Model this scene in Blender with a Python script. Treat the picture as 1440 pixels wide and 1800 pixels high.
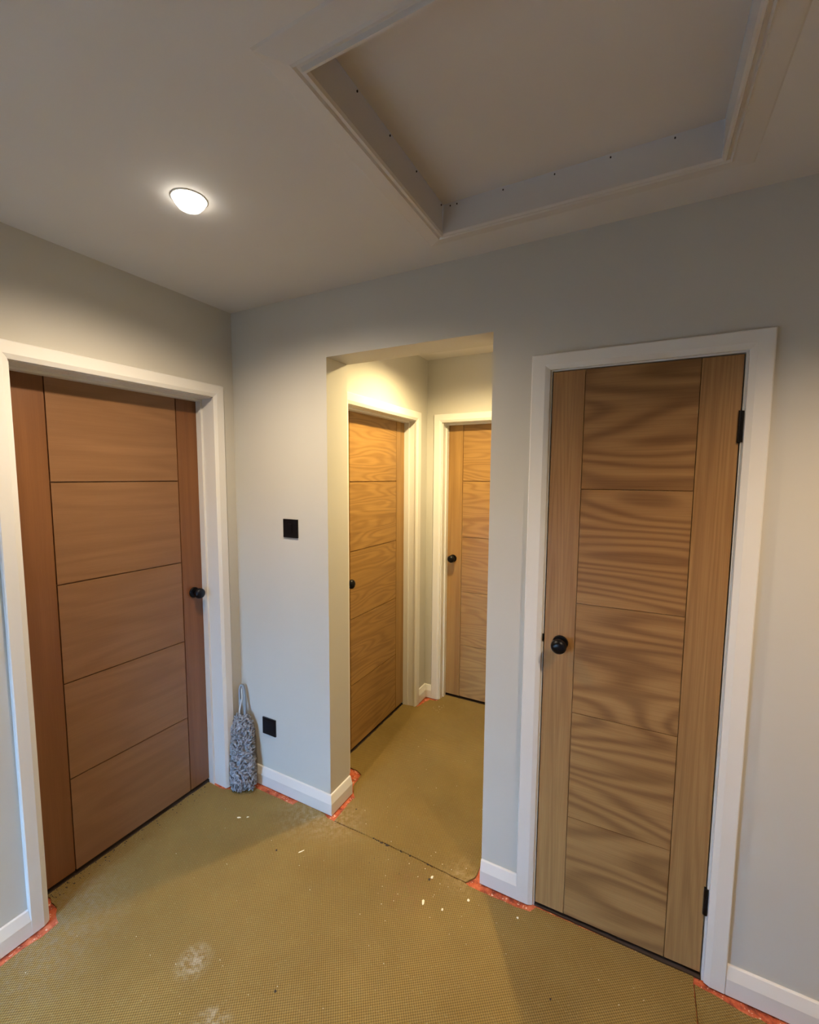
import bpy, bmesh, math, random
from mathutils import Vector, Matrix
random.seed(7)
for o in list(bpy.data.objects): bpy.data.objects.remove(o)
SC = bpy.context.scene
COL = SC.collection
PI = math.pi

# ---------------------------------------------------------------- camera
F, PX, PY = 779.5, 711.5, 907.5
yaw, pitch, roll = math.radians(28.07), math.radians(-5.215), math.radians(0.316)
fw = Vector((-math.sin(yaw)*math.cos(pitch), math.cos(yaw)*math.cos(pitch), math.sin(pitch)))
rt = Vector((math.cos(yaw), math.sin(yaw), 0)); up = rt.cross(fw)
r2 = rt*math.cos(roll)+up*math.sin(roll); u2 = -rt*math.sin(roll)+up*math.cos(roll)
cd = bpy.data.cameras.new('camera'); cam = bpy.data.objects.new('camera', cd); COL.objects.link(cam)
M = Matrix((r2, u2, -fw)).transposed().to_4x4(); M.translation = Vector((1.851, -1.6135, 1.6311))
cam.matrix_world = M
cd.sensor_fit = 'VERTICAL'; cd.sensor_height = 24.0; cd.sensor_width = 24*.8
cd.lens = F/1800*24.0
cd.shift_x = (720-PX)/1800; cd.shift_y = -(900-PY)/1800
cd.clip_start = .02
SC.camera = cam

# ---------------------------------------------------------------- world, light, exposure
SC.view_settings.view_transform = 'Standard'; SC.view_settings.look = 'None'
SC.view_settings.gamma = 1.0; SC.view_settings.use_curve_mapping = False
SC.view_settings.exposure = 0.0
W = bpy.data.worlds.new('sky'); SC.world = W; W.use_nodes = True
_t = W.node_tree; _bg = _t.nodes['Background']; _bg.inputs[1].default_value = 42.0
_tc = _t.nodes.new('ShaderNodeTexCoord'); _sx = _t.nodes.new('ShaderNodeSeparateXYZ'); _r = _t.nodes.new('ShaderNodeValToRGB')
_t.links.new(_tc.outputs['Generated'], _sx.inputs[0]); _m = _t.nodes.new('ShaderNodeMath'); _m.operation = 'MULTIPLY_ADD'
_m.inputs[1].default_value = .5; _m.inputs[2].default_value = .5; _t.links.new(_sx.outputs[2], _m.inputs[0]); _t.links.new(_m.outputs[0], _r.inputs[0])
_e = _r.color_ramp.elements; _e[0].position = .497; _e[0].color = (.02, .022, .02, 1)      # ground outside
_e[1].position = .503; _e[1].color = (.36, .62, 1.0, 1); _x = _e.new(1.0); _x.color = (.30, .58, 1.0, 1)   # daylight sky
_t.links.new(_r.outputs[0], _bg.inputs[0])
H = 2.4326                                   # ceiling height
YF = -2.45                                   # the wall with the window, behind the camera
WIN = (.05, .80, .10, 1.62)                   # window opening x0 x1 z0 z1
pl = bpy.data.lights.new('window_portal', 'AREA'); pl.shape = 'RECTANGLE'
pl.size = WIN[1]-WIN[0]; pl.size_y = WIN[3]-WIN[2]; pl.cycles.is_portal = True
po = bpy.data.objects.new('window_portal', pl); COL.objects.link(po)
po.location = ((WIN[0]+WIN[1])/2, YF-.26, (WIN[2]+WIN[3])/2); po.rotation_euler = (math.radians(90), 0, 0)
LAMPS = [  # x, y, watts, colour, cone, label
    (.645, -.70, 94, (1.0, .80, .56), 165, 'lit round recessed downlight glowing white in the hall ceiling beside the loft hatch'),
    (2.50, -.84, 125, (1.0, .74, .48), 138, 'round recessed downlight in the hall ceiling on the far right side of the loft hatch'),
    (.945, .62, 140, (1.0, .76, .37), 162, 'round recessed downlight in the ceiling of the corridor beyond the opening'),
]

# ---------------------------------------------------------------- helpers
def tag(o, label=None, cat=None, group=None, kind=None):
    if label: o['label'] = label
    if cat: o['category'] = cat
    if group: o['group'] = group
    if kind: o['kind'] = kind
    return o
def empty(name, loc=(0, 0, 0), rz=0):
    o = bpy.data.objects.new(name, None); COL.objects.link(o)
    o.location = loc; o.rotation_euler = (0, 0, rz); o.empty_display_size = .1
    return o
def obj(name, bm, mat, parent=None, smooth=False, bevel=0, seg=1):
    if bevel:
        bmesh.ops.bevel(bm, geom=[e for e in bm.edges if len(e.link_faces) == 2 and e.calc_face_angle(0) > .5],
                        offset=bevel, segments=seg, affect='EDGES', clamp_overlap=True)
    bmesh.ops.recalc_face_normals(bm, faces=bm.faces)
    me = bpy.data.meshes.new(name); bm.to_mesh(me); bm.free()
    me.materials.append(mat)
    for p in me.polygons: p.use_smooth = smooth
    o = bpy.data.objects.new(name, me); COL.objects.link(o)
    if parent: o.parent = parent
    return o
def box(x0, x1, y0, y1, z0, z1, bm=None):
    bm = bm or bmesh.new()
    v = [bm.verts.new(c) for c in ((x0,y0,z0),(x1,y0,z0),(x1,y1,z0),(x0,y1,z0),(x0,y0,z1),(x1,y0,z1),(x1,y1,z1),(x0,y1,z1))]
    for f in ((0,3,2,1),(4,5,6,7),(0,1,5,4),(1,2,6,5),(2,3,7,6),(3,0,4,7)): bm.faces.new([v[i] for i in f])
    return bm
def lathe(prof, n=32, bm=None, axis='z', at=(0, 0, 0)):
    """prof: (radius, height) list, closed at both ends when the radius is 0"""
    bm = bm or bmesh.new(); rings = []
    def P(r, h, a):
        c, s = r*math.cos(a), r*math.sin(a)
        p = {'z': (c, s, h), 'y': (c, -h, s)}[axis]
        return (p[0]+at[0], p[1]+at[1], p[2]+at[2])
    for r, h in prof:
        rings.append([bm.verts.new(P(0, h, 0))] if r < 1e-6 else [bm.verts.new(P(r, h, 2*PI*k/n)) for k in range(n)])
    for a, b in zip(rings, rings[1:]):
        for k in range(n):
            k2 = (k+1) % n
            q = [a[k % len(a)], a[k2 % len(a)], b[k2 % len(b)], b[k % len(b)]]
            q = list(dict.fromkeys(q))
            if len(q) > 2: bm.faces.new(q)
    return bm
def grid_slab(us, ws, holes, t0, t1, fn):
    """a slab in the (u, w) plane with rectangular holes, thickness t0..t1, fn(u, w, t) -> xyz"""
    U = sorted(set(list(us)+[h[i] for h in holes for i in (0, 1)])); Wn = sorted(set(list(ws)+[h[i] for h in holes for i in (2, 3)]))
    U = [u for u in U if us[0] <= u <= us[1]]; Wn = [w for w in Wn if ws[0] <= w <= ws[1]]
    bm = bmesh.new(); vd = {}
    def V(i, j, k):
        if (i, j, k) not in vd: vd[i, j, k] = bm.verts.new(fn(U[i], Wn[j], (t0, t1)[k]))
        return vd[i, j, k]
    def solid(i, j):
        if not (0 <= i < len(U)-1 and 0 <= j < len(Wn)-1): return False
        cu, cw = (U[i]+U[i+1])/2, (Wn[j]+Wn[j+1])/2
        return not any(h[0] < cu < h[1] and h[2] < cw < h[3] for h in holes)
    for i in range(len(U)-1):
        for j in range(len(Wn)-1):
            if not solid(i, j): continue
            for k in (0, 1): bm.faces.new((V(i,j,k), V(i+1,j,k), V(i+1,j+1,k), V(i,j+1,k)))
            for (di, dj, a, b) in ((-1,0,(i,j),(i,j+1)), (1,0,(i+1,j),(i+1,j+1)), (0,-1,(i,j),(i+1,j)), (0,1,(i,j+1),(i+1,j+1))):
                if not solid(i+di, j+dj): bm.faces.new((V(*a,0), V(*b,0), V(*b,1), V(*a,1)))
    return bm
def prism(poly, u0, u1, fn, m0=None, m1=None):
    """sweep a closed (a, b) profile from u0 to u1; m0/m1 shear the ends per profile point (mitres)"""
    bm = bmesh.new()
    A = [bm.verts.new(fn(u0+(m0(a, b) if m0 else 0), a, b)) for a, b in poly]
    B = [bm.verts.new(fn(u1+(m1(a, b) if m1 else 0), a, b)) for a, b in poly]
    n = len(poly)
    for k in range(n): bm.faces.new((A[k], A[(k+1) % n], B[(k+1) % n], B[k]))
    bm.faces.new(A[::-1]); bm.faces.new(B)
    return bm

# ---------------------------------------------------------------- materials
class NT:
    def __init__(s, name, rough=.6, spec=.5):
        s.m = bpy.data.materials.new(name); s.m.use_nodes = True; s.t = s.m.node_tree
        s.b = s.t.nodes['Principled BSDF']; s.b.inputs['Roughness'].default_value = rough
        s.b.inputs['Specular IOR Level'].default_value = spec
    def n(s, typ, **kw):
        nd = s.t.nodes.new(typ)
        for k, v in kw.items(): setattr(nd, k, v)
        return nd
    def l(s, a, b): s.t.links.new(a, b)
    def coord(s, scale=(1, 1, 1), rot=(0, 0, 0)):
        tc = s.n('ShaderNodeTexCoord'); mp = s.n('ShaderNodeMapping')
        mp.inputs['Scale'].default_value = scale; mp.inputs['Rotation'].default_value = rot
        s.l(tc.outputs['Object'], mp.inputs['Vector']); return mp.outputs[0]
    def noise(s, vec, scale, detail=3, rough=.5, dist=0, w=None):
        nd = s.n('ShaderNodeTexNoise'); nd.inputs['Scale'].default_value = scale
        nd.inputs['Detail'].default_value = detail; nd.inputs['Roughness'].default_value = rough; nd.inputs['Distortion'].default_value = dist
        if w is not None: nd.noise_dimensions = '4D'; s.l(w, nd.inputs['W'])
        s.l(vec, nd.inputs['Vector']); return nd.outputs[0]
    def math(s, op, a, b=None, c=None):
        nd = s.n('ShaderNodeMath', operation=op)
        for i, v in enumerate((a, b, c)):
            if v is None: continue
            if isinstance(v, (int, float)): nd.inputs[i].default_value = v
            else: s.l(v, nd.inputs[i])
        return nd.outputs[0]
    def ramp(s, fac, stops):
        nd = s.n('ShaderNodeValToRGB'); e = nd.color_ramp.elements
        while len(e) < len(stops): e.new(.5)
        for q, (p, c) in zip(e, stops): q.position = p; q.color = (*c, 1)
        s.l(fac, nd.inputs[0]); return nd.outputs[0]
    def mix(s, fac, a, b, blend='MIX'):
        nd = s.n('ShaderNodeMix', data_type='RGBA', blend_type=blend)
        for i, v in ((0, fac), (6, a), (7, b)):
            if isinstance(v, (int, float)): nd.inputs[i].default_value = v
            elif isinstance(v, tuple): nd.inputs[i].default_value = (*v, 1)
            else: s.l(v, nd.inputs[i])
        return nd.outputs[2]
    def bump(s, h, strength=.2, dist=.001):
        nd = s.n('ShaderNodeBump'); nd.inputs['Strength'].default_value = strength; nd.inputs['Distance'].default_value = dist
        s.l(h, nd.inputs['Height']); s.l(nd.outputs[0], s.b.inputs['Normal'])
    def col(s, c):
        if isinstance(c, tuple): s.b.inputs['Base Color'].default_value = (*c, 1)
        else: s.l(c, s.b.inputs['Base Color'])
def paint(name, c, rough=.6, var=.03, bump=.12):
    q = NT(name, rough, .4); v = q.coord()
    n = q.noise(v, 1.7, 3)
    q.col(q.ramp(n, [(.3, tuple(x*(1-var) for x in c)), (.7, tuple(min(1, x*(1+var)) for x in c))]))
    q.bump(q.noise(v, 260, 2), bump, .0006); return q.m
M_WALL = paint('grey_wall_paint', (.50, .485, .445), .62)
M_CEIL = paint('white_ceiling_paint', (.60, .575, .55), .85)
M_TRIM = paint('white_satin_paint', (.66, .65, .635), .36, .02, .05)
M_HATCH = paint('white_hatch_paint', (.58, .545, .51), .7)
M_BLACK = paint('matt_black_metal', (.004, .004, .005), .33, .05, .02); M_BLACK.node_tree.nodes['Principled BSDF'].inputs['Specular IOR Level'].default_value = .18
M_GAP_SHADE = paint('door_gap_shade', (.035, .020, .012), .9)  # shade of the gap below the doors, put into the colour

def wood(name, vertical, light, dark, ring=9.0, contrast=1.0, freq=(1.5, 7.5), rough=.42):
    q = NT(name, rough, .42)
    rnd = q.n('ShaderNodeObjectInfo').outputs['Random']; w = q.math('MULTIPLY', rnd, 37.0)
    fx, fz = freq
    vec = q.coord((fz, fz, fx) if vertical else (fx, fx, fz))
    base = q.noise(vec, 1.0, 1.5, .4, .12, w)                       # broad growth field -> cathedral rings
    rings = q.math('SINE', q.math('MULTIPLY', base, ring*6.283))
    rings = q.math('MULTIPLY_ADD', rings, .5, .5)
    rings = q.math('POWER', rings, 1.8)
    fvec = q.coord((330, 330, 5) if vertical else (5, 5, 330))
    fine = q.noise(fvec, 1.0, 3, .6, 0, w)
    bvec = q.coord((26, 26, 1.0) if vertical else (1.0, 1.0, 26))
    band = q.noise(bvec, 1.0, 2, .5, .3, w)
    f = q.math('ADD', q.math('MULTIPLY', rings, .36*contrast), q.math('MULTIPLY', band, .42))
    f = q.math('ADD', f, q.math('MULTIPLY', fine, .48))
    c = q.ramp(f, [(.28, light), (.52, tuple((a+b)/2 for a, b in zip(light, dark))), (.86, dark)])
    q.col(c); q.bump(fine, .12, .0006)
    return q.m
OAK_L, OAK_D = (.36, .205, .064), (.195, .098, .027)
M_OAK_V = wood('oak_stile_veneer', True, OAK_L, OAK_D, 7, .5, (.5, 9))
M_OAK_H = wood('oak_panel_veneer', False, OAK_L, OAK_D, 13, .7, (1.3, 9))
CUP_L, CUP_D = (.325, .178, .066), (.15, .070, .022)
M_CUP_V = wood('straight_grained_oak', True, CUP_L, CUP_D, 20, .35, (.3, 14))
M_CUP_H = wood('cathedral_grained_oak', False, CUP_L, CUP_D, 21.0, .95, (.7, 3.9), .38)
M_RED_V = wood('dark_red_oak_stile', True, (.20, .083, .029), (.125, .047, .015), 7, .5, (.5, 9), .36)
M_RED_H = wood('red_oak_panel_veneer', False, (.235, .118, .054), (.16, .075, .031), 7, .45, (1.0, 6), .36)

# woven olive underlay
q = NT('olive_waffle_underlay', .9, .15)
v = q.coord((1, 1, 1), (0, 0, math.radians(9)))
sx = q.n('ShaderNodeSeparateXYZ'); q.l(v, sx.inputs[0])
PITCH = .0100
wx = q.math('SINE', q.math('MULTIPLY', sx.outputs[0], 2*PI/PITCH)); wy = q.math('SINE', q.math('MULTIPLY', sx.outputs[1], 2*PI/PITCH))
waf = q.math('MULTIPLY_ADD', q.math('MULTIPLY', wx, wy), .5, .5)
ob = q.coord()
big = q.noise(ob, 2.2, 4, .6); mid = q.noise(ob, 11, 4, .6); sml = q.noise(ob, 160, 2)
c = q.ramp(big, [(.3, (.225, .148, .041)), (.7, (.315, .212, .063))])
c = q.mix(q.math('MULTIPLY', q.ramp(mid, [(.5, (0, 0, 0)), (.75, (1, 1, 1))]), .25), c, (.25, .17, .07))
c = q.mix(q.math('MULTIPLY_ADD', waf, -.85, .85), c, (.075, .052, .020))
c = q.mix(q.math('MULTIPLY', q.ramp(sml, [(.62, (0, 0, 0)), (.72, (1, 1, 1))]), .12), c, (.60, .54, .36))
def dust_and_cool_light(cx, cy, r, strength, colour, stretch=1.0):      # worn-in plaster smudges plus a patch of painted cool light, fixed to the underlay
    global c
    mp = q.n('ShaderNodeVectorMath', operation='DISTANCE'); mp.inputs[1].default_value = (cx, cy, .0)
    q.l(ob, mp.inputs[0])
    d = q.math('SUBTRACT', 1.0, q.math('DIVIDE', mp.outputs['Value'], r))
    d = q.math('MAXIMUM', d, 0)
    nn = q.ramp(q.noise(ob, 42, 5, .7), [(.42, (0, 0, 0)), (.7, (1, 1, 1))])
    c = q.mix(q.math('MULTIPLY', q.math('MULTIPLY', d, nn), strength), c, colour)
dust_and_cool_light(.596, -.753, .07, .7, (.52, .49, .42)); dust_and_cool_light(.80, -.85, .07, .8, (.52, .49, .42))
dust_and_cool_light(.50, -.05, .20, .6, (.34, .28, .20)); dust_and_cool_light(.66, -.02, .16, .7, (.38, .28, .18))
dust_and_cool_light(.10, -.98, .30, .5, (.20, .18, .16)); dust_and_cool_light(.05, -.80, .22, .4, (.25, .20, .15))  # first patch paints the less warm light near the left wall into the colour
dust_and_cool_light(1.28, -.02, .12, .8, (.36, .26, .14)); dust_and_cool_light(1.12, -.17, .16, .6, (.22, .11, .05))
q.col(c); q.bump(q.math('ADD', waf, q.math('MULTIPLY', sml, .4)), .9, .0018)
M_UNDER = q.m
# red-painted sub floor seen at the edges
q = NT('red_tile_subfloor', .7, .3); v = q.coord()
n1 = q.noise(v, 34, 5, .65); n2 = q.noise(v, 85, 3, .6)
c = q.ramp(n1, [(.35, (.16, .030, .015)), (.5, (.42, .085, .032)), (.68, (.56, .16, .075))])
c = q.mix(q.ramp(n2, [(.62, (0, 0, 0)), (.68, (1, 1, 1))]), c, (.72, .50, .38))
c = q.mix(q.ramp(q.noise(v, 55, 4, .7), [(.66, (0, 0, 0)), (.72, (1, 1, 1))]), c, (.06, .02, .012))
q.col(c); q.bump(n2, .6, .002); M_RED = q.m
M_CHIP = paint('white_plaster_chip', (.80, .76, .64), .8)
M_CRUMB = paint('dark_crumb', (.025, .018, .014), .8)
# ---------------------------------------------------------------- setting
ZS = -.006                                     # sub floor; the underlay's top is z = 0
XL, XR, YB = -.75, 3.45, 2.1
OP = (.593, 1.351, 2.152); TH = .157            # opening in the partition, partition thickness
XC, YC, XCR = .493, 1.264, 1.50                # corridor
def struct(name, bm, m, label, cat, **k):
    return tag(obj(name, bm, m, **k), label, cat, kind='structure')
# floor with its thickness
struct('floor', box(XL, XR, YF-.25, YB, -.10, ZS), M_RED, 'red tiled sub floor showing along the skirting at the edges of the underlay', 'floor')
HX0, HX1, HY0, HY1 = 1.235, 1.99, -.872, -.205  # loft hatch hole
struct('ceiling', grid_slab((XL, XR), (YF-.25, YB), [(HX0-.018, HX1+.018, HY0-.018, HY1+.018)], H, H+.16, lambda u, w, t: (u, w, t)),
       M_CEIL, 'dull white plaster ceiling over the hall and corridor', 'ceiling')
# door openings: (lining inner left, right, top) in wall coordinates; the wall hole is the lining's outer face
LT = .02
D1 = (-.909, -.122, 2.000); D2 = (.300, 1.084, 1.996); D3 = (.617, 1.395, 1.996); D4 = (1.563, 2.098, 1.989)
def hole(d): return (d[0]-LT, d[1]+LT, -.2, d[2]+LT)
TL, TC = .16, .14
struct('wall_left', grid_slab((YF, 0), (-.006, H), [hole(D1)], 0, -TL, lambda u, w, t: (t, u, w)), M_WALL,
       'warm grey painted wall on the left that holds the first oak door', 'wall')
struct('wall_back', grid_slab((-TL, XR), (-.006, H), [(OP[0], OP[1], -.2, OP[2]), hole(D4)], 0, TH, lambda u, w, t: (u, t, w)), M_WALL,
       'warm grey painted partition with the open doorway and the narrow cupboard door', 'wall')
struct('wall_corridor_left', grid_slab((TH, YC), (-.006, H), [hole(D2)], XC, XC-TC, lambda u, w, t: (t, u, w)), M_WALL,
       'cream lit wall on the left of the corridor around the second oak door', 'wall')
struct('wall_corridor_end', grid_slab((XC-TC, XCR+.1), (-.006, H), [hole(D3)], YC, YC+TC, lambda u, w, t: (u, t, w)), M_WALL,
       'cream lit end wall of the corridor around the far oak door', 'wall')
struct('wall_corridor_right', box(XCR, XCR+.04, TH, YC, ZS, H), M_WALL, 'painted wall on the right of the corridor behind the partition', 'wall')
struct('wall_front', grid_slab((-TL, XR), (ZS, H), [WIN], YF, YF-.25, lambda u, w, t: (u, t, w)), M_WALL,
       'painted wall behind the viewer with the low daylight window', 'wall')
struct('wall_right', box(XR, XR+.1, YF-.25, YB, ZS, H), M_WALL, 'painted wall at the far right end of the hall', 'wall')
struct('wall_outer_left', box(XL-.1, XL, YF-.25, YB, ZS, H), M_WALL, 'added outer wall behind the left door, closing off sky light', 'wall')  # outer shell added to stop sky light leaking under the doors
struct('wall_outer_back', box(XL-.1, XR+.1, YB, YB+.1, ZS, H), M_WALL, 'added outer wall behind the far door, closing off sky light', 'wall')
struct('wall_outer_front', box(XL, -TL, YF-.25, YF-.15, ZS, H), M_WALL, 'added outer front wall behind the left door, closing off sky light', 'wall')
# window behind the viewer, source of the cool daylight
wn = tag(empty('window_1', ((WIN[0]+WIN[1])/2, YF-.12, WIN[2])), 'white framed window behind the viewer letting in cool daylight', 'window', kind='structure')
w2, wh = (WIN[1]-WIN[0])/2, WIN[3]-WIN[2]
for a in ((-w2, -w2+.045, 0, wh), (w2-.045, w2, 0, wh), (-w2+.045, w2-.045, 0, .045), (-w2+.045, w2-.045, wh-.045, wh), (-.018, .018, .045, wh-.045)):
    obj('window_frame', box(a[0], a[1], -.03, .03, a[2], a[3]), M_TRIM, wn, bevel=.003)
gq = NT('clear_glass', .0); gq.b.inputs['Transmission Weight'].default_value = 1; gq.b.inputs['IOR'].default_value = 1.02
gq.col((.95, .98, 1.0))
for s in (-1, 1):
    a, b = sorted((s*.018, s*(w2-.045))); obj('pane', box(a, b, -.003, .003, .045, wh-.045), gq.m, wn)
obj('window_sill', box(-w2-.03, w2+.03, .03, .17, -.02, .0), M_TRIM, wn, bevel=.004)

# ---------------------------------------------------------------- skirting boards
SKH, SKT = .0935, .018
SKP = [(0, 0), (SKT, 0), (SKT, .055), (.0075, .0905), (.0045, SKH), (0, SKH)]
def skirt(name, runs, label):
    """runs: (start xy, end xy, outward normal, mitre at start, mitre at end): +1 outer corner, -1 inner, 0 square"""
    o = tag(empty(name, (runs[0][0][0], runs[0][0][1], 0)), label, 'skirting board', kind='structure')
    ox, oy = runs[0][0]
    for (a, b, n, m0, m1) in runs:
        a, b, n = Vector(a), Vector(b), Vector(n); d = (b-a); L = d.length; d = d/L
        fn = lambda u, t, z: (a.x+d.x*u+n.x*t-ox, a.y+d.y*u+n.y*t-oy, z)
        obj('skirting_length', prism(SKP, 0, L, fn, lambda t, z: -m0*t, lambda t, z: m1*t), M_TRIM, o)
    return o
skirt('baseboard_left', [((0, YF), (0, -.968), (1, 0), -1, 0)], 'white chamfered skirting board left of the first oak door')
skirt('baseboard_back', [((0, 0), (OP[0], 0), (0, -1), 0, 1), ((OP[0], 0), (OP[0], TH), (1, 0), 1, 0)],
      'white chamfered skirting board turning the corner at the left of the opening')
skirt('baseboard_middle', [((OP[1], 0), (1.498, 0), (0, -1), 0, 0)], 'short white skirting board between the opening and the cupboard door')
skirt('baseboard_right', [((2.161, 0), (XR, 0), (0, -1), 0, 0)], 'white chamfered skirting board right of the cupboard door')
skirt('baseboard_corridor', [((XC, 1.136), (XC, YC), (1, 0), 0, -1), ((XC, YC), (.553, YC), (0, -1), -1, 0)],
      'small white skirting pieces in the corner between the two corridor doors')

# ---------------------------------------------------------------- door surrounds (architrave, lining, stop)
def surround(name, org, rz, lin, arch, label, depth, stop_at, stop_w=.035, outer_l=None):
    """lin: (left, right, top) lining faces; arch: (outer left, inner left, inner right, outer right, inner top, outer top); local y runs into the wall"""
    o = tag(empty(name, org, rz), label, 'door frame', kind='structure')
    ol, il, ir, orr, it, ot = arch
    def prof(w): return [(0, 0), (0, .010), (.004, .012), (.016, .0175), (w-.003, .0185), (w, .0155), (w, 0)]
    wl, wr, wt = il-ol, orr-ir, ot-it
    k = wt/wl; obj('architrave_leg', prism(prof(wl), 0, it, lambda u, a, t: (il-a, -t, u), None, lambda a, t, k=k: a*k), M_TRIM, o)
    k2 = wt/wr; obj('architrave_leg', prism(prof(wr), 0, it, lambda u, a, t: (ir+a, -t, u), None, lambda a, t, k=k2: a*k), M_TRIM, o)
    obj('architrave_head', prism(prof(wt), il, ir, lambda u, a, t: (u, -t, it+a), lambda a, t: -a*wl/wt, lambda a, t: a*wr/wt), M_TRIM, o)
    l, r, t = lin
    obj('lining_jamb', box(l-LT, l, 0, depth, ZS, t), M_TRIM, o, bevel=.0015)
    obj('lining_jamb', box(r, r+LT, 0, depth, ZS, t), M_TRIM, o, bevel=.0015)
    obj('lining_head', box(l-LT, r+LT, 0, depth, t, t+LT), M_TRIM, o, bevel=.0015)
    obj('gap_shade_strip', box(l, r, (stop_at if stop_w > .03 else 0)-.002, depth, ZS, -.0005), M_GAP_SHADE, o)  # dark strip added to paint the shade in the gap under the door
    if stop_at is not None:
        s0 = stop_at-stop_w; T = .0105
        obj('door_stop', box(l, l+T, s0, stop_at, ZS, t-T), M_TRIM, o, bevel=.0015)
        obj('door_stop', box(r-T, r, s0, stop_at, ZS, t-T), M_TRIM, o, bevel=.0015)
        obj('door_stop', box(l, r, s0, stop_at, t-T, t), M_TRIM, o, bevel=.0015)
    return o
R90 = PI/2
surround('trim_1', (0, 0, 0), R90, D1, (-.970, -.915, -.128, -.0714, 2.004, 2.062), 'white painted frame around the large left oak door', TL, .1135)
surround('trim_2', (XC, 0, 0), R90, D2, (.236, .292, 1.078, 1.134, 1.999, 2.056), 'white painted frame of the oak door on the left of the corridor', TC, .082)
surround('trim_3', (0, YC, 0), 0, D3, (.553, .610, 1.402, 1.459, 1.999, 2.055), 'white painted frame of the oak door at the corridor end', TC, .082)
surround('trim_4', (0, 0, 0), 0, D4, (1.496, 1.557, 2.104, 2.161, 1.994, 2.046), 'white painted frame of the narrow cupboard door', TH, .05, .02)

# ---------------------------------------------------------------- doors
def knob_parts(parent, u, y, z):
    """round rose and mushroom knob on the door face; local -y points to the viewer"""
    k = obj('door_knob', lathe([(0, .004), (.010, .004), (.0095, .024), (.013, .029), (.022, .033), (.0262, .041), (.0262, .047), (.023, .055), (.014, .0605), (0, .062)], 36, None, 'y', (u, y, z)), M_BLACK, parent, smooth=True)
    obj('rose', lathe([(0, 0), (.0265, 0), (.0265, .005), (.0245, .008), (0, .0082)], 36, None, 'y', (u, y, z)), M_BLACK, k, smooth=False)
    return k
def door(name, org, rz, l, r, y, g0, g1, label, mv, mh, top, bottom, knob=None, step=.3963, spin=0, th=.04, gap=.0026):
    """local x along the wall, y = depth of the door's face behind the wall face; g0, g1 = stile grooves"""
    c, s = math.cos(rz), math.sin(rz)
    o = empty(name, (org[0]+c*l-s*y, org[1]+s*l+c*y, 0), rz+spin)
    tag(o, label, 'door', kind='structure')
    w = r-l; G = gap; D = .008
    g0 -= l; g1 -= l
    core = obj('core', box(.0005, w-.0005, D, th, bottom, top), mv, o)
    obj('stile', box(0, g0-G, 0, D+.001, bottom, top), mv, o, bevel=.0008)
    obj('stile', box(g1+G, w, 0, D+.001, bottom, top), mv, o, bevel=.0008)
    zz = [top-step*i for i in range(5)]+[bottom]
    for i in range(5):
        a = zz[i+1]+(G if i < 4 else 0); b = zz[i]-(G if i > 0 else 0)
        obj('panel', box(g0+G, g1-G, 0, D+.001, a, b), mh, o, bevel=.0008)
    if knob: knob_parts(o, knob[0]-l, 0, knob[1])
    return o
d1 = door('door_1', (0, 0), R90, -.906, -.125, .114, -.7667, -.2413, 'large reddish oak door of five horizontal panels on the left wall with black knob',
          M_RED_V, M_RED_H, 1.996, .020, (-.180, 1.041))
d2 = door('door_2', (XC, 0), R90, .303, 1.081, .0825, .430, .967, 'golden oak door on the left of the corridor, half hidden by the opening',
          M_OAK_V, M_OAK_H, 1.992, .018, (.382, 1.030))
d3 = door('door_3', (0, YC), 0, .620, 1.392, .0825, .736, 1.276, 'golden oak door at the far end of the corridor with black knob on its left stile',
          M_OAK_V, M_OAK_H, 1.992, .018, (.672, 1.040))
d4 = door('door_4', (0, 0), 0, 1.567, 2.0945, -.003, 1.6693, 1.9917, 'narrow cupboard door of strongly figured oak with black hinges at the right',
          M_CUP_V, M_CUP_H, 1.9855, .014, (1.622, 1.044), spin=math.radians(.9), gap=.0011)
# black butt hinges and strike lip of the cupboard door
for z in (1.779, .271):
    b = lathe([(0, -.045), (.0065, -.045), (.0065, .045), (0, .045)], 16, None, 'z', (.5295, -.0035, z))
    hg = obj('hinge', b, M_BLACK, d4, smooth=False)
    obj('hinge_leaf', box(.523, .5385, -.0022, .0008, z-.047, z+.047), M_BLACK, hg)
st = box(-.0072, -.003, .0005, .004, 1.038, 1.066); obj('strike_plate', st, M_BLACK, d4, bevel=.001)

# ---------------------------------------------------------------- loft hatch
hc = ((HX0+HX1)/2, (HY0+HY1)/2)
hat = tag(empty('loft_hatch', (hc[0], hc[1], H)), 'white painted loft hatch recessed in the ceiling behind a moulded frame', 'hatch')
hw, hd = (HX1-HX0)/2, (HY1-HY0)/2
obj('panel', box(-hw+.001, hw-.001, -hd+.001, hd-.001, .078, .096), M_HATCH, hat)
for a in ((-hw-.018, -hw, -hd-.018, hd+.018), (hw, hw+.018, -hd-.018, hd+.018)): obj('lining_board', box(a[0], a[1], a[2], a[3], .0, .10), M_HATCH, hat)
for a in ((-hw, hw, -hd-.018, -hd), (-hw, hw, hd, hd+.018)): obj('lining_board', box(a[0], a[1], a[2], a[3], .0, .10), M_HATCH, hat)
MP = [(-.002, 0), (-.002, .012), (.002, .018), (.007, .018), (.010, .010), (.017, .010), (.021, .0155), (.025, .012), (.050, .007), (.072, .003), (.076, 0)]
for s in (-1, 1):
    obj('moulding', prism(MP, -hd, hd, lambda u, a, t: (s*(hw+a), u, -t), lambda a, t: -a, lambda a, t: a), M_HATCH, hat)
    obj('moulding', prism(MP, -hw, hw, lambda u, a, t: (u, s*(hd+a), -t), lambda a, t: -a, lambda a, t: a), M_HATCH, hat)
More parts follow.
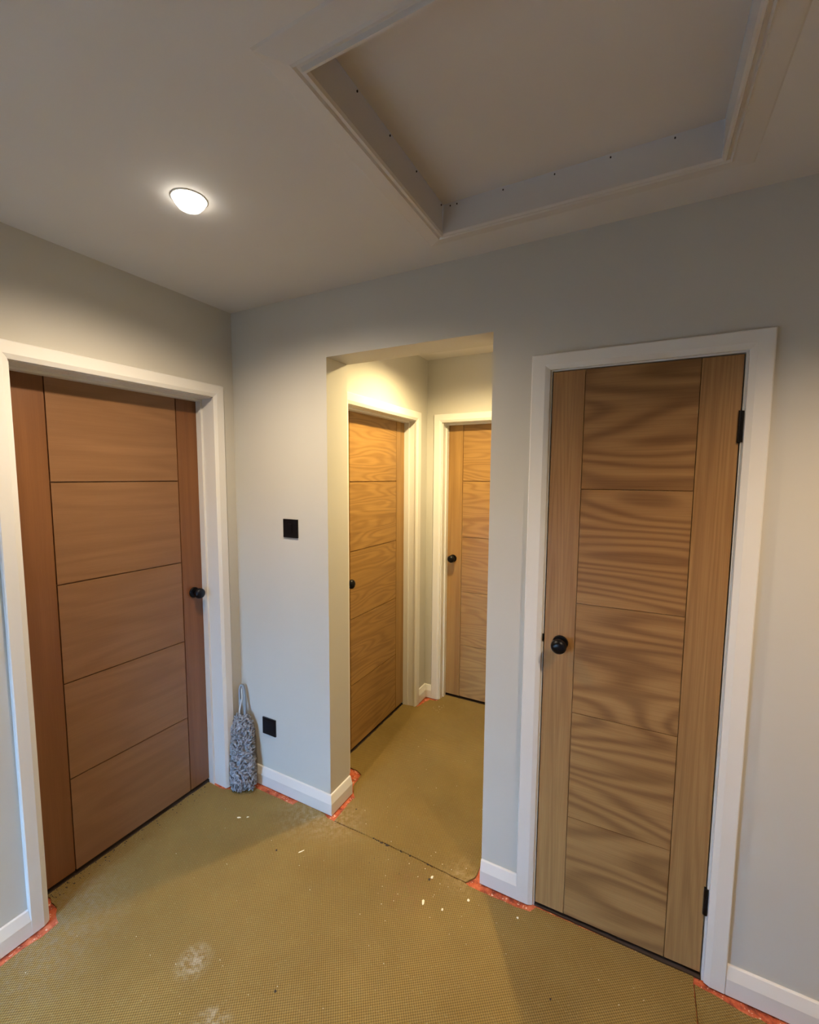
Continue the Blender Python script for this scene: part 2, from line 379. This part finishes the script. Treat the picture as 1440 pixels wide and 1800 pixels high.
for (x, y) in [(1.238, -.704), (1.238, -.555), (1.238, -.403), (1.435, -.208), (1.586, -.208), (1.733, -.208), (1.884, -.208), (1.262, -.208), (1.285, -.208), (1.238, -.225)]:
    obj('nail_head', lathe([(0, -.002), (.0016, -.002), (.0022, 0), (.0016, .002), (0, .002)], 8, None, 'z', (x-hc[0], y-hc[1], .068)), M_CRUMB, hat)

# ---------------------------------------------------------------- downlights
eq = NT('lamp_lens'); eq.b.inputs['Emission Color'].default_value = (1, .93, .80, 1); eq.b.inputs['Emission Strength'].default_value = 14
eq.col((.9, .9, .88)); M_LENS = eq.m
def downlight(x, y, watts, colour, cone, label):
    o = tag(empty('downlight', (x, y, H)), label, 'downlight', 'recessed ceiling downlights')
    obj('bezel', lathe([(.046, .0), (.046, -.002), (.048, -.003), (.050, -.002), (.051, 0)], 40), M_TRIM, o, smooth=True)
    obj('lens', lathe([(0, -.034), (.016, -.032), (.031, -.025), (.041, -.013), (.046, .0), (0, .0)], 40), M_LENS, o)
    l = bpy.data.lights.new('downlight_beam', 'SPOT'); l.energy = watts; l.color = colour
    l.spot_size = math.radians(cone); l.spot_blend = 1.0; l.shadow_soft_size = .022
    lo = bpy.data.objects.new('downlight_beam', l); COL.objects.link(lo); lo.parent = o; lo.location = (0, 0, -.06)
for L in LAMPS: downlight(*L)

# ---------------------------------------------------------------- switch plates
def plate(name, x, z, label, cat, rocker):
    o = tag(empty(name, (x, 0, z)), label, cat)
    obj('face_plate', box(-.0445, .0445, -.007, 0, -.0445, .0445), M_BLACK, o, bevel=.003, seg=2)
    if rocker: obj('rocker', box(-.012, .012, -.010, -.0065, -.022, .022), M_BLACK, o, bevel=.0012)
    else: obj('cover', box(-.030, .030, -.0078, -.0065, -.030, .030), M_BLACK, o, bevel=.0004)
plate('light_switch', .372, 1.376, 'square black light switch plate at chest height on the grey wall', 'light switch', True)
plate('outlet_plate', .2015, .328, 'square black outlet plate low on the grey wall beside the duster', 'outlet', False)

# ---------------------------------------------------------------- underlay sheets
def jag(pts, step=.022, amp=.0035):
    out = []
    n = len(pts)
    for i in range(n):
        a = Vector(pts[i][:2]); b = Vector(pts[(i+1) % n][:2]); j = pts[i][2] if len(pts[i]) > 2 else amp
        L = (b-a).length; k = max(1, int(L/step)) if j > 0 else 1
        nrm = Vector((-(b-a).y, (b-a).x))/max(L, 1e-6)
        for m in range(k):
            p = a.lerp(b, m/k)
            if m and j: p = p+nrm*random.uniform(-j, j)
            out.append(p)
    return out
def sheet(name, pts, label):
    P = jag(pts); bm = bmesh.new()
    T = [bm.verts.new((p.x, p.y, 0)) for p in P]; B = [bm.verts.new((p.x, p.y, ZS)) for p in P]
    n = len(P)
    for k in range(n): bm.faces.new((T[k], T[(k+1) % n], B[(k+1) % n], B[k]))
    from mathutils.geometry import tessellate_polygon
    for t in tessellate_polygon([[Vector((p.x, p.y, 0)) for p in P]]):
        bm.faces.new([T[i] for i in t]); bm.faces.new([B[i] for i in t][::-1])
    return tag(obj(name, bm, M_UNDER), label, 'underlay')
sheet('underlay_sheet', [(.046, YF, .004), (.046, -1.00, .004), (.055, -.955, .005), (.048, -.90, .006), (-.02, -.875, .005), (-.112, -.87, .002), (-.112, -.14, .003),
      (.0, -.138, .004), (.032, -.125, .004), (.036, -.062, .003), (.13, -.052, .002), (.395, -.050, .001), (.405, -.0195, .0008), (.570, -.0195, .0008),
      (.597, -.036, .001), (.66, -.038, .0012), (.86, -.034, .002), (1.10, -.037, .002), (1.302, -.045, .0015), (1.320, -.050, .002), (1.50, -.048, .002), (1.556, -.040, .002), (1.572, -.012, .001),
      (2.078, -.006, .0), (2.074, -.03, .001), (2.070, YF, 0)], 'large olive brown waffle underlay sheet covering the hall floor')
sheet('underlay_sheet', [(.640, -.0345, .0012), (.634, .09, .002), (.640, .14, .003), (.604, .175, .003), (.585, .20, .004), (.570, .30, .004), (.53, .318, .002), (.414, .32, .002), (.414, 1.07, .002),
      (.520, 1.09, .004), (.535, 1.15, .005), (.552, 1.225, .006), (.608, 1.232, .003), (.625, 1.344, .002), (1.39, 1.344, 0), (1.40, 1.25, 0), (XCR-.02, 1.25, 0), (XCR-.02, .17, 0), (1.33, .15, .002), (1.327, .0, .002), (1.300, -.040, .002), (1.10, -.0335, .002), (.86, -.0305, .002)],
      'yellow brown underlay sheet laid in the corridor beyond the opening')
sheet('underlay_sheet', [(2.0735, YF, 0), (2.0775, -.03, .001), (2.10, -.034, .003), (2.20, -.050, .004), (XR-.03, -.050, .004), (XR-.03, YF, 0)],
      'underlay piece beyond the dark seam at the bottom right corner')

# ---------------------------------------------------------------- debris on the floor
def chip(name, x, y, sx, sy, h, mat, rz, label, cat, seed):
    r = random.Random(seed); bm = bmesh.new(); n = 7
    A = [bm.verts.new((sx*.5*math.cos(2*PI*k/n)*r.uniform(.7, 1.1), sy*.5*math.sin(2*PI*k/n)*r.uniform(.7, 1.1), 0)) for k in range(n)]
    B = [bm.verts.new((v.co.x*.8, v.co.y*.8, h*r.uniform(.6, 1.1))) for v in A]
    for k in range(n): bm.faces.new((A[k], A[(k+1) % n], B[(k+1) % n], B[k]))
    bm.faces.new(A[::-1]); bm.faces.new(B)
    o = obj(name, bm, mat); o.location = (x, y, 0); o.rotation_euler = (0, 0, rz)
    return tag(o, label, cat)
chip('plaster_chip', 1.186, -.198, .012, .028, .003, M_CHIP, .3, 'largest white plaster chip lying on the underlay in front of the opening', 'debris', 1)
chip('plaster_chip', 1.172, -.086, .010, .016, .004, M_CHIP, -.6, 'small white plaster chip beside a black crumb near the floor seam', 'debris', 2)
chip('plaster_chip', 1.262, -.190, .009, .012, .003, M_CHIP, .1, 'small cream plaster chip on the lit underlay right of the largest chip', 'debris', 3)
chip('plaster_chip', 1.337, -.108, .012, .012, .003, M_CHIP, .9, 'cream plaster chip just in front of the short skirting board', 'debris', 4)
chip('plaster_splinter', .618, -.244, .005, .032, .002, M_CHIP, -.5, 'thin white splinter on the underlay in front of the left opening corner', 'debris', 5)
chip('plaster_chip', .227, -.236, .022, .009, .002, M_CHIP, .5, 'flat white flake before the duster, the left one of a pair', 'debris', 6)
chip('plaster_chip', .262, -.214, .016, .007, .002, M_CHIP, .9, 'flat white flake before the duster, the right one of a pair', 'debris', 7)
chip('plaster_chip', 1.521, -.086, .009, .009, .003, M_CHIP, .2, 'tiny white chip before the left foot of the cupboard door frame', 'debris', 8)
chip('dark_crumb', 1.166, -.100, .010, .012, .004, M_CRUMB, .1, 'black crumb touching a small white chip near the floor seam', 'debris', 9)
chip('dark_crumb', .520, -.290, .009, .009, .004, M_CRUMB, .1, 'black crumb on the underlay left of the thin white splinter', 'debris', 10)
chip('dark_crumb', .902, -.688, .010, .008, .004, M_CRUMB, .7, 'black crumb near the bottom edge of the picture on the lit underlay', 'debris', 11)
chip('dark_crumb', 1.675, -.295, .008, .006, .003, M_CRUMB, .7, 'black crumb on the shaded underlay below the cupboard door', 'debris', 12)
chip('dark_crumb', .690, .105-.03, .009, .006, .003, M_CRUMB, .2, 'black crumb in the opening beside the red edge strip', 'debris', 13)
def scatter(name, mat, spots, label, hmax):
    bm = bmesh.new()
    for (x, y, s) in spots:
        a = random.uniform(0, 6.28); n = 5; c0 = [bm.verts.new((x+s*math.cos(a+2*PI*k/n)*random.uniform(.5, 1), y+s*.7*math.sin(a+2*PI*k/n)*random.uniform(.5, 1), 0)) for k in range(n)]
        t = bm.verts.new((x, y, min(hmax, s)))
        for k in range(n): bm.faces.new((c0[k], c0[(k+1) % n], t))
        bm.faces.new(c0[::-1])
    return tag(obj(name, bm, mat), label, 'debris', kind='stuff')
rd = random.Random(3); sp = []
for _ in range(70): sp.append((rd.uniform(.1, 2.0), rd.uniform(-1.1, -.06), rd.uniform(.0008, .0022)))
for _ in range(30): sp.append((rd.gauss(1.18, .12), rd.gauss(-.10, .09)-.02, rd.uniform(.001, .0028)))
for _ in range(22): sp.append((rd.uniform(.68, 1.25), rd.uniform(0, .9), rd.uniform(.001, .0024)))
for _ in range(12): sp.append((rd.uniform(.62, .70), rd.uniform(1.08, 1.2), rd.uniform(.0012, .0025)))
scatter('plaster_dust', M_CHIP, [s for s in sp if s[1] > -.03 or s[1] < -.055], 'tiny pale plaster specks scattered over the underlay', .002)
sp = []
for _ in range(45): sp.append((rd.uniform(.2, 1.9), rd.uniform(-1.0, -.06), rd.uniform(.0008, .0022)))
for (x, y) in [(.86, -.032), (.885, -.034), (.90, -.035), (.925, -.034), (.935, -.035), (1.0, -.035), (1.045, -.037), (1.13, -.04), (1.15, -.041)]:
    for _ in range(3): sp.append((x+rd.gauss(0, .004), y+rd.gauss(0, .002), rd.uniform(.004, .009)))
for _ in range(26): sp.append((rd.gauss(.02, .03), rd.uniform(-.83, -.18), rd.uniform(.001, .003)) if 0 else (rd.uniform(-.09, -.05), rd.uniform(-.85, -.18), rd.uniform(.002, .005)))
for _ in range(22): sp.append((rd.uniform(-.105, -.07), rd.uniform(-.87, -.74), rd.uniform(.002, .005)))
for _ in range(30): sp.append((rd.uniform(-.108, -.095), rd.uniform(-.87, -.16), rd.uniform(.002, .006)))
for _ in range(14): sp.append((rd.gauss(.98, .06), rd.gauss(-.09, .03), rd.uniform(.001, .003)))
scatter('dark_grit', M_CRUMB, sp, 'tiny black crumbs and grit along the seam and on the underlay', .003)

# ---------------------------------------------------------------- duster leaning in the corner
du = tag(empty('duster', (.102, -.095, .0)), 'grey shaggy microfibre duster standing on its head, leaning in the corner', 'duster')
q = NT('grey_chenille', .95, .1); v = q.coord()
q.col(q.ramp(q.noise(v, 60, 2), [(.3, (.13, .135, .15)), (.7, (.32, .33, .355))])); M_FLUFF = q.m
M_GREYP = paint('grey_plastic', (.19, .22, .25), .35)
foot = Vector((0, 0, .012)); tip = Vector((.030-.102, -.022+.095, .535)); ax = (tip-foot).normalized()
sd = Vector((1, .35, 0)); sd = (sd-ax*sd.dot(ax)).normalized(); nr = ax.cross(sd)
def dpt(s, a, b): return foot+ax*s+sd*a+nr*b
FL = .365; RW = .066
def rad(s):
    f = s/FL
    if f < .12: return RW*.8+RW*.2*math.sin(f/.12*PI/2)
    if f > .80: return RW*.90*math.cos((f-.80)/.20*1.15)+.002
    return RW*(1-.10*max(0, (f-.3)/.5))
bm = bmesh.new(); rings = []
for i in range(15):
    s = FL*i/14; R = rad(s)*.80
    rings.append([bm.verts.new(dpt(s, R*math.cos(2*PI*k/16), R*.50*math.sin(2*PI*k/16))) for k in range(16)])
for a, b in zip(rings, rings[1:]):
    for k in range(16): bm.faces.new((a[k], a[(k+1) % 16], b[(k+1) % 16], b[k]))
bm.faces.new(rings[0]); bm.faces.new(rings[-1])
obj('pad', bm, M_FLUFF, du, smooth=True)
bm = bmesh.new(); rr = random.Random(5)
for i in range(1150):
    s = rr.uniform(-.002, FL+.004); th = rr.uniform(0, 2*PI); R = rad(min(max(s, 0), FL))
    if s < .03 and rr.random() < .6: R *= rr.uniform(.2, 1)
    p = dpt(max(s, 0), R*.86*math.cos(th), R*.47*math.sin(th))
    n = (sd*math.cos(th)+nr*1.6*math.sin(th)).normalized()
    t = (ax*rr.gauss(-.5, .7)+sd*rr.gauss(0, .8)+nr*rr.gauss(0, .8)); t = (t-n*t.dot(n)).normalized()
    L = rr.uniform(.015, .024); w = rr.uniform(.0034, .0050)
    path = [p-n*.003, p+n*L*.35+t*L*.1, p+n*L*.48+t*L*.5, p+n*L*.25+t*L*.95]
    prev = None
    for j, c0 in enumerate(path):
        c0 = c0.copy(); c0.z = max(c0.z, w+.0005)
        d = (path[min(j+1, 3)]-path[max(j-1, 0)]).normalized(); e = d.orthogonal().normalized(); g = d.cross(e)
        ww = w*(.8, 1.05, 1.05, .6)[j]
        ring = [bm.verts.new(c0+e*ww*math.cos(2*PI*k/5)+g*ww*math.sin(2*PI*k/5)) for k in range(5)]
        if prev:
            for k in range(5): bm.faces.new((prev[k], prev[(k+1) % 5], ring[(k+1) % 5], ring[k]))
        prev = ring
    bm.faces.new(prev)
tag(obj('pile', bm, M_FLUFF, du, smooth=True), kind='stuff')
# flat plastic handle: two rails joined at the top by an eye
bm = bmesh.new()
def bar(bm, pts, w, t):
    prev = None
    for (s, a) in pts:
        ring = [bm.verts.new(dpt(s, a+w*x, t*y)) for x, y in ((-1, -1), (1, -1), (1, 1), (-1, 1))]
        if prev:
            for k in range(4): bm.faces.new((prev[k], prev[(k+1) % 4], ring[(k+1) % 4], ring[k]))
        else: bm.faces.new(ring)
        prev = ring
    bm.faces.new(prev)
bar(bm, [(.32, -.010), (.40, -.012), (.46, -.014), (.515, -.014)], .0045, .004)
bar(bm, [(.32, .016), (.40, .015), (.46, .013), (.515, .010)], .0065, .005)
bar(bm, [(.508, -.0185), (.508, .0165)], .0, .0)
bm.free(); bm = bmesh.new()
bar(bm, [(.32, -.010), (.40, -.012), (.46, -.014), (.50, -.014), (.518, -.008), (.524, -.002)], .0045, .004)
bar(bm, [(.32, .016), (.40, .015), (.46, .013), (.50, .010), (.518, .004), (.524, -.002)], .0065, .005)
obj('handle', bm, M_GREYP, du, bevel=.001)
bm = bmesh.new()
bar(bm, [(.33, -.020), (.40, -.010), (.46, .004), (.505, .002)], .0035, .002)
for vv in bm.verts: vv.co += nr*(-.008)
obj('hanging_strap', bm, paint('pale_grey_webbing', (.42, .45, .48), .7), du)
